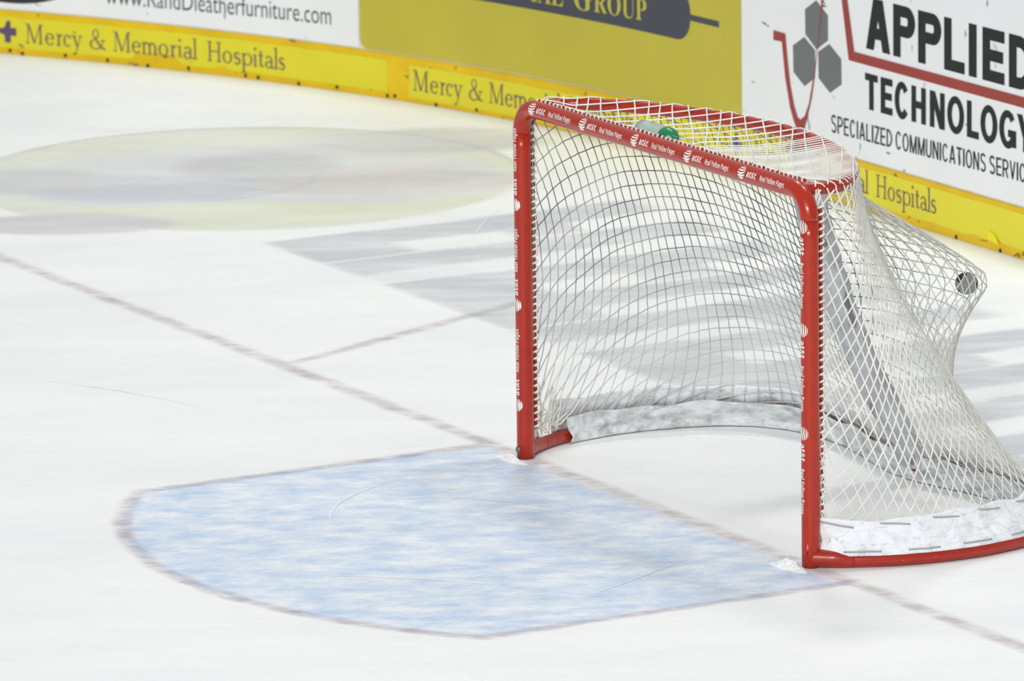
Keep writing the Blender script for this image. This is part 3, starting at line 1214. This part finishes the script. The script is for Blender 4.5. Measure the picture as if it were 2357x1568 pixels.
top_o = off_curve(top_c, 0.0255)
base_o = off_curve(base_c, 0.004)
for arr in (top_o, base_o):                    # both edges end on the posts
    k = np.clip(np.minimum(np.arange(NS), NS - 1 - np.arange(NS)) / 14.0, 0, 1)[:, None]
    ends = np.where(np.arange(NS)[:, None] < NS / 2, np.array([[-PC, 0.042]]), np.array([[PC, 0.042]]))
    arr[:] = arr * k + ends * (1 - k)
SG = np.linspace(0, 1, NS)
ZT_, ZB_ = HT + 0.004, 0.03
PUCK = np.array([0.30, 1.013, 0.719])


def net_pt(sg, t):
    sg = np.asarray(sg, float)
    t = np.asarray(t, float)
    tx, ty = np.interp(sg, SG, top_o[:, 0]), np.interp(sg, SG, top_o[:, 1])
    bx, by = np.interp(sg, SG, base_o[:, 0]), np.interp(sg, SG, base_o[:, 1])
    wq = np.clip(t, 0, 1) ** 1.55
    x, y = tx * (1 - wq) + bx * wq, ty * (1 - wq) + by * wq
    z = ZT_ * (1 - t) + ZB_ * t
    # sag of the loose back netting
    edge = np.sin(math.pi * np.clip(sg, 0, 1)) ** 2 * np.sin(math.pi * np.clip(t, 0, 1))
    y = y + 0.025 * edge
    # the puck has driven a pocket into it
    d = np.hypot((x - PUCK[0]) * 0.9, z - PUCK[2])
    y_flat = 0.70
    pk = np.clip(1 - np.maximum(0, np.hypot((x - PUCK[0]) * 1.1, z - PUCK[2]) - 0.036) / 0.37, 0, 1)
    pk = pk ** 1.2
    back = sst(0.28, 0.42, sg) * sst(0.80, 0.66, sg)
    y = y + (1.075 - y) * pk * back
    return np.stack([x, y, z], -1)


SL, HN = 2.95, ZT_ - ZB_                       # length and height of the netting
AV, AH = 0.0385, 0.0415
# slope of the cross cords along the way round (rise per length), mirrored about the middle
kx = np.array([0, .03, .08, .15, .23, .31, .40, .46, .5])
ks = np.array([1.7, 1.5, 1.05, .48, .12, -.12, -.28, -.18, 0])
kr = np.array([2.0, 1.95, 1.7, 1.25, .85, .65, .48, .30, 0])
sgf = np.linspace(0, 1, 600)
slope = np.where(sgf <= .5, np.interp(sgf, kx, ks), -np.interp(1 - sgf, kx, kr))
rise = np.concatenate([[0], np.cumsum((slope[1:] + slope[:-1]) / 2 * np.diff(sgf) * SL)])
rise -= np.interp(0.25, sgf, rise)


def g_space(sg):
    return 1 + np.where(sg < 0.5, 1.0, 0.42) * np.abs(2 * sg - 1) ** 3.2


def v_c(t, right):
    return np.exp(-((0.95 if right else 1.4) / SL) * HN * (t - (0.30 if right else 0.95) * t * t))


def cord_noise(n, amp, k):
    x = rng.normal(size=n + 2 * k)
    ker = np.ones(k) / k
    y = np.convolve(np.convolve(x, ker, 'same'), ker, 'same')[k:k + n]
    return y * amp * k ** 0.5


b = Buf()


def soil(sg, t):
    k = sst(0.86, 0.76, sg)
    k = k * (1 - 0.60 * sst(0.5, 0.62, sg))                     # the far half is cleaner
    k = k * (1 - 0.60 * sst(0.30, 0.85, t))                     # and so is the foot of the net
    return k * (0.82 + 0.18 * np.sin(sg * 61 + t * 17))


def cr(sg):
    return 0.0020 + 0.0008 * sst(0.78, 0.88, sg)


T_END = 0.955
nv = int(SL / 2 / AV) + 22
vlines = []
for m in range(-nv, nv + 1):
    t = np.linspace(0.0, T_END, 64)
    jit = cord_noise(64, 0.0011, 5)
    s = SL / 2 + (m + 0.5) * AV * v_c(t, m >= 0) + jit
    sg = s / SL
    ok = (sg > 0.0) & (sg < 1.0)
    if ok.sum() < 3:
        continue
    vlines.append((sg, t, ok))
    P = net_pt(sg[ok], t[ok])
    P = P + rng.normal(scale=0.0006, size=P.shape)
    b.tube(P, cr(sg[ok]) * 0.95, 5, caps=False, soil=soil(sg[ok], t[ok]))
sg = np.linspace(0.0, 1.0, 210)
hmap = (HN * 0.5 - np.interp(sg, sgf, rise))
for n in range(-40, 41):
    jit = cord_noise(210, 0.0013, 5)
    tz = hmap + n * AH * g_space(sg) + jit
    t = tz / HN
    ok = (t >= 0.0) & (t <= T_END)
    idx = np.nonzero(ok)[0]
    if len(idx) < 3:
        continue
    for run in np.split(idx, np.nonzero(np.diff(idx) > 1)[0] + 1):
        if len(run) > 2:
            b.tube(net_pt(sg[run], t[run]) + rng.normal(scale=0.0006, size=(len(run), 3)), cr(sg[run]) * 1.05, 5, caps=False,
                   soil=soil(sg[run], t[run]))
# knots where cords cross
kn = []
for (sgv, t, ok) in vlines:
    lev = (t * HN - (HN * 0.5 - np.interp(np.clip(sgv, 0, 1), sgf, rise))) / (AH * g_space(np.clip(sgv, 0, 1)))
    for i in np.nonzero(ok[:-1] & ok[1:])[0]:
        a0, a1 = lev[i], lev[i + 1]
        for n in range(math.ceil(min(a0, a1)), math.floor(max(a0, a1)) + 1):
            if a1 != a0:
                q = (n - a0) / (a1 - a0)
                kn.append((sgv[i] + q * (sgv[i + 1] - sgv[i]), t[i] + q * (t[i + 1] - t[i])))
kn = np.array(kn)
KP = net_pt(kn[:, 0], kn[:, 1])
octv = np.array([(1, 0, 0), (-1, 0, 0), (0, 1, 0), (0, -1, 0), (0, 0, 1), (0, 0, -1)], float)
octf = [(0, 2, 4), (2, 1, 4), (1, 3, 4), (3, 0, 4), (2, 0, 5), (1, 2, 5), (3, 1, 5), (0, 3, 5)]
for p, (ks_, kt_) in zip(KP, kn):
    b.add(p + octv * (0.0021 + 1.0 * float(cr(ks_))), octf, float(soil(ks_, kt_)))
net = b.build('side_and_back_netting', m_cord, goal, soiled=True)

# ---- netting over the top
b = Buf()
d1 = np.array([0.85, -0.50])
d1 /= np.linalg.norm(d1)
d2 = np.array([-d1[1], d1[0]])
def sdist(P):
    """signed distance to the top frame's line (positive outside the goal)"""
    out = np.empty(len(P))
    tg = np.gradient(top_c, axis=0)
    for i, p in enumerate(P):
        k = int(np.argmin(((top_c - p) ** 2).sum(1)))
        d = p - top_c[k]
        n_ = np.array([-tg[k, 1], tg[k, 0]])
        out[i] = math.copysign(math.hypot(*d), d @ n_)
    return out


def top_run(P, rad):
    P = P[(P[:, 1] > 0.026) & (np.abs(P[:, 0]) < 0.93) & (P[:, 1] < 0.56)]
    if len(P) < 3:
        return
    d = sdist(P)
    idx = np.nonzero(d < 0.0256)[0]
    if len(idx) < 3:
        return
    for run in np.split(idx, np.nonzero(np.diff(idx) > 1)[0] + 1):
        if len(run) < 3:
            continue
        q, dd = P[run], d[run]
        R_ = 0.0252
        over = HT + np.sqrt(np.maximum(0, R_ ** 2 - np.clip(dd, 0, R_) ** 2))
        inn = np.clip(-dd / 0.25, 0, 1)
        front = np.clip((q[:, 1] - 0.026) / 0.10, 0, 1)
        z = over - 0.030 * np.sin(inn * math.pi / 2) * front + 0.006 * (1 - front)
        # the bottle lies in a dip
        z = z - 0.042 * np.exp(-((q[:, 1] - 0.085) / 0.055) ** 2) * sst(-0.36, -0.28, q[:, 0]) * sst(0.05, -0.02, q[:, 0]) * front
        under = HT + 0.013 - np.sqrt(np.maximum(0, 0.0352 ** 2 - (q[:, 1] - 0.084) ** 2)) - 0.004
        z = np.where((np.abs(q[:, 1] - 0.084) < 0.0352) & (q[:, 0] > -0.28) & (q[:, 0] < -0.03), np.minimum(z, under), z)
        b.tube(np.concatenate([q, z[:, None]], 1), rad, 5, caps=False)


tt = np.linspace(-1.6, 1.6, 420)
for k in range(-40, 41):                       # long cords
    P = d2 * (k * 0.049) + d1 * tt[:, None]
    P[:, 1] += 0.012 * np.sin(P[:, 0] * 5 + k)
    top_run(P, 0.0030)
q = -1.3
while q < 1.3:                                 # cross cords, bunched towards the right half
    P = d1 * q + d2 * tt[:, None] + d1 * (0.004 * np.sin(tt * 9 + q * 40))[:, None]
    top_run(P, 0.0026 if q < -0.12 else 0.0021)
    q += 0.078 if q < -0.10 else (0.030 if q < 0.12 else 0.0235)
b.build('top_netting', m_cord, goal)

# ---- lacing that ties the netting to the frame
def lacing(path, name, parent, rr_=0.011, pitch=0.024, cord=0.0042):
    path = resample(np.asarray(path, float), 1200)
    L = np.sum(np.linalg.norm(np.diff(path, axis=0), axis=1))
    ph = np.linspace(0, 2 * math.pi * L / pitch, 1200)
    tan = np.gradient(path, axis=0)
    tan /= np.linalg.norm(tan, axis=1, keepdims=True)
    ref = np.array([0, 1.0, 0])
    A = np.cross(tan, ref)
    A /= np.linalg.norm(A, axis=1, keepdims=True)
    B = np.cross(tan, A)
    P = path + rr_ * (np.cos(ph)[:, None] * A + np.sin(ph)[:, None] * B)
    bb = Buf()
    bb.tube(P, cord, 6)
    bb.build(name, m_lace, parent)
    bb = Buf()
    bb.tube(path[::10], 0.0062, 8)
    bb.build('lacing_rod', m_redbar, parent)


lacing([(-PC + 0.06, PR + 0.002, HT + 0.022), (PC - 0.07, PR + 0.002, HT + 0.022)], 'lacing', crossbar, 0.007, 0.028, 0.003)
for s in (-1, 1):
    lacing([(s * PC, PR + 0.011, 0.10), (s * PC, PR + 0.011, HT - 0.04)], 'lacing', posts[s])
# loose cord ends tied off at the foot of both posts
for s in (-1, 1):
    b = Buf()
    for i in range(40 if s < 0 else 10):
        sg0 = (0.014 + 0.050 * random.random()) if s < 0 else (0.008 + 0.012 * random.random())
        dz = 0.03 + (0.15 if s < 0 else 0.07) * random.random() ** 1.5
        zs = np.array([0.052 + 0.03 * random.random(), 0.07 + dz * 0.4, 0.07 + dz])
        sgs = sg0 + np.array([0, random.uniform(-.006, .008), random.uniform(-.016, .026)])
        P = net_pt(sgs if s < 0 else 1 - sgs, (ZT_ - zs) / HN) + rng.normal(scale=0.006, size=(3, 3))
        P[:, 1] = np.maximum(P[:, 1], 0.04)
        b.tube(smooth_curve(P, 11), 0.0024, 6)
    b.build('cord_ends', m_lace, goal)

# ---- white canvas skirt round the base
def skirt(name, s0, s1, rows, amp, seed, mat):
    """canvas following the netting; rows: list of (z, distance outside the netting)"""
    n = 420
    sgs = np.linspace(s0, s1, n)
    m = 16
    rz = np.interp(np.linspace(0, 1, m), np.linspace(0, 1, len(rows)), [r[0] for r in rows])
    ro = np.interp(np.linspace(0, 1, m), np.linspace(0, 1, len(rows)), [r[1] for r in rows])
    P = np.empty((n, m, 3))
    for j in range(m):
        v = j / (m - 1)
        zz = np.array([rz[j] + (0.016 * noise.noise(Vector((g * 26, seed, 0))) * max(0, v - 0.6) / 0.4) for g in sgs])
        q = net_pt(sgs, (ZT_ - zz) / HN)
        t = np.gradient(q[:, :2], axis=0)
        t /= np.linalg.norm(t, axis=1, keepdims=True)
        out = np.stack([-t[:, 1], t[:, 0]], 1)
        wv = np.array([amp * noise.noise(Vector((g * 46, v * 1.8 + g * 15, seed))) +
                       amp * 0.55 * noise.noise(Vector((g * 120, v * 3.2 - g * 36, seed + 4))) for g in sgs])
        off = ro[j] + wv * math.sin(math.pi * min(1, v * 0.9 + 0.1))
        P[:, j, :2] = q[:, :2] + out * off[:, None]
        P[:, j, 2] = zz
    bb = Buf()
    bb.grid(P)
    o = bb.build(name, mat, goal)
    sd = o.modifiers.new('thickness', 'SOLIDIFY')
    sd.thickness = 0.003
    sd.offset = 0.0
    return o, P


def canvas(name, col, dark, line, lo):
    """crumpled canvas: soft grime and fine fold lines"""
    m = material(name, col, rough=0.6, spec=0.3, var=0.05, scale=10, bump=0.9, bump_scale=24)
    t = NT(m)
    b = t.n['Principled BSDF']
    src = b.inputs['Base Color'].links[0].from_socket
    tc = t.add('ShaderNodeTexCoord')
    mp = t.add('ShaderNodeMapping')
    mp.inputs['Scale'].default_value = (1, 1, 2.6)
    t.link(tc, 'Object', mp, 'Vector')
    n1 = t.add('ShaderNodeTexNoise', i_Scale=11.0, i_Detail=6.0, i_Roughness=0.65)
    t.link(mp, 'Vector', n1, 'Vector')
    r1 = t.add('ShaderNodeMapRange')
    r1.inputs['From Min'].default_value = lo
    r1.inputs['From Max'].default_value = lo + 0.22
    t.link(n1, 'Fac', r1, 'Value')
    m1 = t.add('ShaderNodeMix', data_type='RGBA')
    t.link(r1, 'Result', m1, 0)
    t.t.links.new(src, m1.inputs[6])
    m1.inputs[7].default_value = rgba(dark)
    n2 = t.add('ShaderNodeTexNoise', i_Scale=7.0, i_Detail=3.0, i_Distortion=1.2)
    t.link(mp, 'Vector', n2, 'Vector')
    sb = t.add('ShaderNodeMath', operation='SUBTRACT')
    t.link(n2, 'Fac', sb, 0)
    sb.inputs[1].default_value = 0.5
    ab = t.add('ShaderNodeMath', operation='ABSOLUTE')
    t.link(sb, 0, ab, 0)
    r2 = t.add('ShaderNodeMapRange')
    r2.inputs['From Min'].default_value = 0.014
    r2.inputs['From Max'].default_value = 0.003
    r2.inputs['To Max'].default_value = 0.4
    t.link(ab, 0, r2, 'Value')
    m2 = t.add('ShaderNodeMix', data_type='RGBA')
    t.link(r2, 'Result', m2, 0)
    t.link(m1, 2, m2, 6)
    m2.inputs[7].default_value = rgba(line)
    t.link(m2, 2, b, 'Base Color')
    return m


m_skirt = canvas('white_canvas', (234, 237, 242), (206, 209, 214), (160, 163, 168), 0.54)
m_skirt_in = canvas('grimy_white_canvas', (222, 226, 228), (168, 172, 175), (142, 146, 150), 0.42)
sk_o, PO = skirt('outer_skirt', 0.055, 0.990, [(0.041, 0.016), (0.08, 0.014), (0.12, 0.013), (0.158, 0.012)], 0.012, 2.0, m_skirt)
sk_i, PI_ = skirt('inner_skirt', 0.066, 0.934, [(0.003, -0.038), (0.03, -0.034), (0.06, -0.024), (0.096, -0.016)], 0.013, 9.0, m_skirt_in)
for i0 in range(24, 405, 22):                   # long stitches along both edges of the skirt
    for (row, dz) in ((2, 0.0), (13, 0.004)):
        seg = PO[i0 + (0 if row == 2 else 9):i0 + (13 if row == 2 else 22), row].copy()
        cen = np.array([0.0, 0.5])
        d = seg[:, :2] - cen
        d /= np.linalg.norm(d, axis=1, keepdims=True)
        seg[:, :2] += d * 0.006
        seg[:, 2] += np.linspace(-dz, dz, len(seg)) * 2
        b = Buf()
        b.tube(seg, 0.0026, 6)
        b.build('stitch', m_stitch, sk_o)

# ---- printed decals on the pipes: globe, short name and slogan
def bisect_cuts(v2, f, step=0.004):
    """cut a flat letter mesh into thin bands so that it can follow a pipe"""
    bm = bmesh.new()
    vs = [bm.verts.new((p[0], p[1], 0)) for p in v2]
    for q in f:
        try:
            bm.faces.new([vs[i] for i in q])
        except ValueError:
            pass
    y = v2[:, 1].min() + step
    while y < v2[:, 1].max():
        bmesh.ops.bisect_plane(bm, geom=bm.verts[:] + bm.edges[:] + bm.faces[:], plane_co=(0, y, 0), plane_no=(0, 1, 0))
        y += step
    bm.verts.index_update()
    V = np.array([tuple(p.co)[:2] for p in bm.verts])
    F = [tuple(p.index for p in q.verts) for q in bm.faces]
    bm.free()
    return V, F


def flat_text(body, conv, length, cap, offset=0.0):
    v, f = text_mesh(conv(body), offset)
    x0, x1 = v[:, 0].min(), v[:, 0].max()
    out = v.copy()
    out[:, 0] = (v[:, 0] - x0) / (x1 - x0) * length
    out[:, 1] = v[:, 1] / cap_height(conv, offset) * cap
    return bisect_cuts(out, f)


def globe(R):
    """globe of white curved bands"""
    V, F = [], []
    n = 20
    bands = [(-0.95, -0.66), (-0.56, -0.24), (-0.13, 0.16), (0.27, 0.52), (0.63, 0.80), (0.88, 0.97)]
    for lo, hi in bands:
        xm = 0.99
        o = len(V)
        xs = np.linspace(-xm, xm, n)
        for x in xs:
            lim = math.sqrt(max(0, 1 - x * x))
            bend = -0.26 * (1 - x * x) + 0.10 + 0.12 * x
            th = (hi - lo) * (0.55 + 0.45 * (1 - abs(x) ** 2))
            c = (lo + hi) / 2 + bend * (1 - abs((lo + hi) / 2))
            y0, y1 = np.clip(c - th / 2, -lim, lim), np.clip(c + th / 2, -lim, lim)
            for k in range(5):
                V.append((x * R, (y0 + (y1 - y0) * k / 4) * R))
        for i in range(n - 1):
            for k in range(4):
                F.append((o + i * 5 + k, o + (i + 1) * 5 + k, o + (i + 1) * 5 + k + 1, o + i * 5 + k + 1))
    return np.array(V), F


def decal_set():
    out = []
    gv, gf = globe(0.0225)
    out.append((gv, gf))
    v, f = flat_text('at&t', sans_bold, 0.058, 0.0215, 0.004)
    out.append((v + np.array([0.034, -0.010]), f))
    v, f = flat_text('Real Yellow Pages', sans_bold, 0.150, 0.0175, -0.004)
    out.append((v + np.array([0.118, -0.010]), f))
    return out


DECALS = decal_set()


def print_parts(fn, parent):
    for i, (v, f) in enumerate(DECALS):
        b = Buf()
        b.add(fn(v), f)
        b.build('globe_emblem' if i == 0 else 'lettering', m_decal, parent, smooth=False)


def crossbar_decal(x0):
    R, el0 = PR + 0.0012, math.radians(20)

    def fn(v):
        a = el0 + v[:, 1] / PR
        return np.stack([x0 + v[:, 0], -R * np.cos(a), HT + R * np.sin(a)], 1)
    print_parts(fn, crossbar)


def post_decal(s, z0, up):
    R = PR + 0.0010

    def fn(v):
        # across the letters runs round the post; the front of the goal is at -Y
        a = (-1 if up else 1) * v[:, 1] / PR + (math.radians(2) if s < 0 else math.radians(4))
        return np.stack([s * PC + R * np.sin(a), -R * np.cos(a), z0 + (1 if up else -1) * v[:, 0]], 1)
    print_parts(fn, posts[s])


for x0 in (-0.823, -0.475, -0.127, 0.220, 0.568):
    crossbar_decal(x0)
for z0 in (0.897, 0.545, 0.192):
    post_decal(-1, z0, True)
for z0 in (1.130, 0.790, 0.448):
    post_decal(1, z0, False)

# ------------------------------------------------------------------ puck caught in the back of the net
b = Buf()
prof = [(0.0, -0.0127), (0.034, -0.0127), (0.0375, -0.0108), (0.0381, -0.008), (0.0381, 0.008), (0.0375, 0.0108),
        (0.034, 0.0127), (0.0, 0.0127)]
q = Vector((0.88, -0.40, 0.22)).to_track_quat('Z', 'Y').to_matrix().to_4x4()
PKL = Vector((0.30, 1.013, 0.719))
b.lathe(prof, 40, Matrix.Translation(PKL) @ q)
puck = b.build('puck', m_rubber)
tag(puck, 'black rubber puck with frosted face caught in the back netting', 'puck')

# ------------------------------------------------------------------ water bottle lying on the top of the net
bt = thing('water_bottle', 'clear water bottle with green cap lying on top of the net behind the crossbar', 'bottle', (-0.15, 0.084, HT - 0.01))
R90 = Matrix.Translation(Vector((-0.272, 0.084, HT + 0.013))) @ Matrix.Rotation(math.radians(90), 4, 'Y')
b = Buf()
b.lathe([(0.0, 0.0), (0.028, 0.0), (0.033, 0.006), (0.034, 0.05), (0.031, 0.07), (0.034, 0.09), (0.034, 0.14), (0.031, 0.152),
         (0.030, 0.160), (0.0, 0.160)], 32, R90)
b.build('bottle_body', m_clear, bt)
b = Buf()
b.lathe([(0.0, 0.1605), (0.0325, 0.1605), (0.0335, 0.166), (0.033, 0.188), (0.027, 0.203), (0.016, 0.212), (0.010, 0.216),
         (0.009, 0.234), (0.006, 0.238), (0.0, 0.238)], 32, R90)
b.build('cap', m_green, bt)

# ------------------------------------------------------------------ heaps of shaved ice at the posts
def snow(name, cx, cy, sx, sy, h, label, seed):
    """low crumbly mound"""
    n, m = 96, 40
    V = []
    for i in range(n):
        a = 2 * math.pi * i / n
        rim = 1 + 0.30 * noise.noise(Vector((math.cos(a) * 2.2, math.sin(a) * 2.2, seed)))
        for j in range(m):
            r_ = j / (m - 1)
            x, y = cx + sx * rim * r_ * math.cos(a), cy + sy * rim * r_ * math.sin(a)
            p = Vector((x, y, seed * 0.1))
            z = h * (1 - sst(0, 1, r_)) * (0.75 + 0.75 * noise.noise(p * 26)) + h * 0.32 * noise.noise(p * 75) * (1 - r_ ** 3) + \
                h * 0.18 * noise.noise(p * 210) * (1 - r_ ** 3)
            V.append((x, y, max(0.0002, z) if j < m - 1 else 0.0))
    V = np.array(V).reshape(n, m, 3)
    b = Buf()
    b.grid(V, close_u=True)
    o = b.build(name, m_snow)
    tag(o, label, 'ice shavings', None, 'stuff')


snow('ice_shavings', 0.918, -0.066, 0.105, 0.040, 0.030, 'heap of white ice shavings against the foot of the near post', 3.0)
snow('ice_shavings', -0.935, -0.058, 0.11, 0.030, 0.020, 'small heap of white ice shavings against the foot of the far post', 8.0)
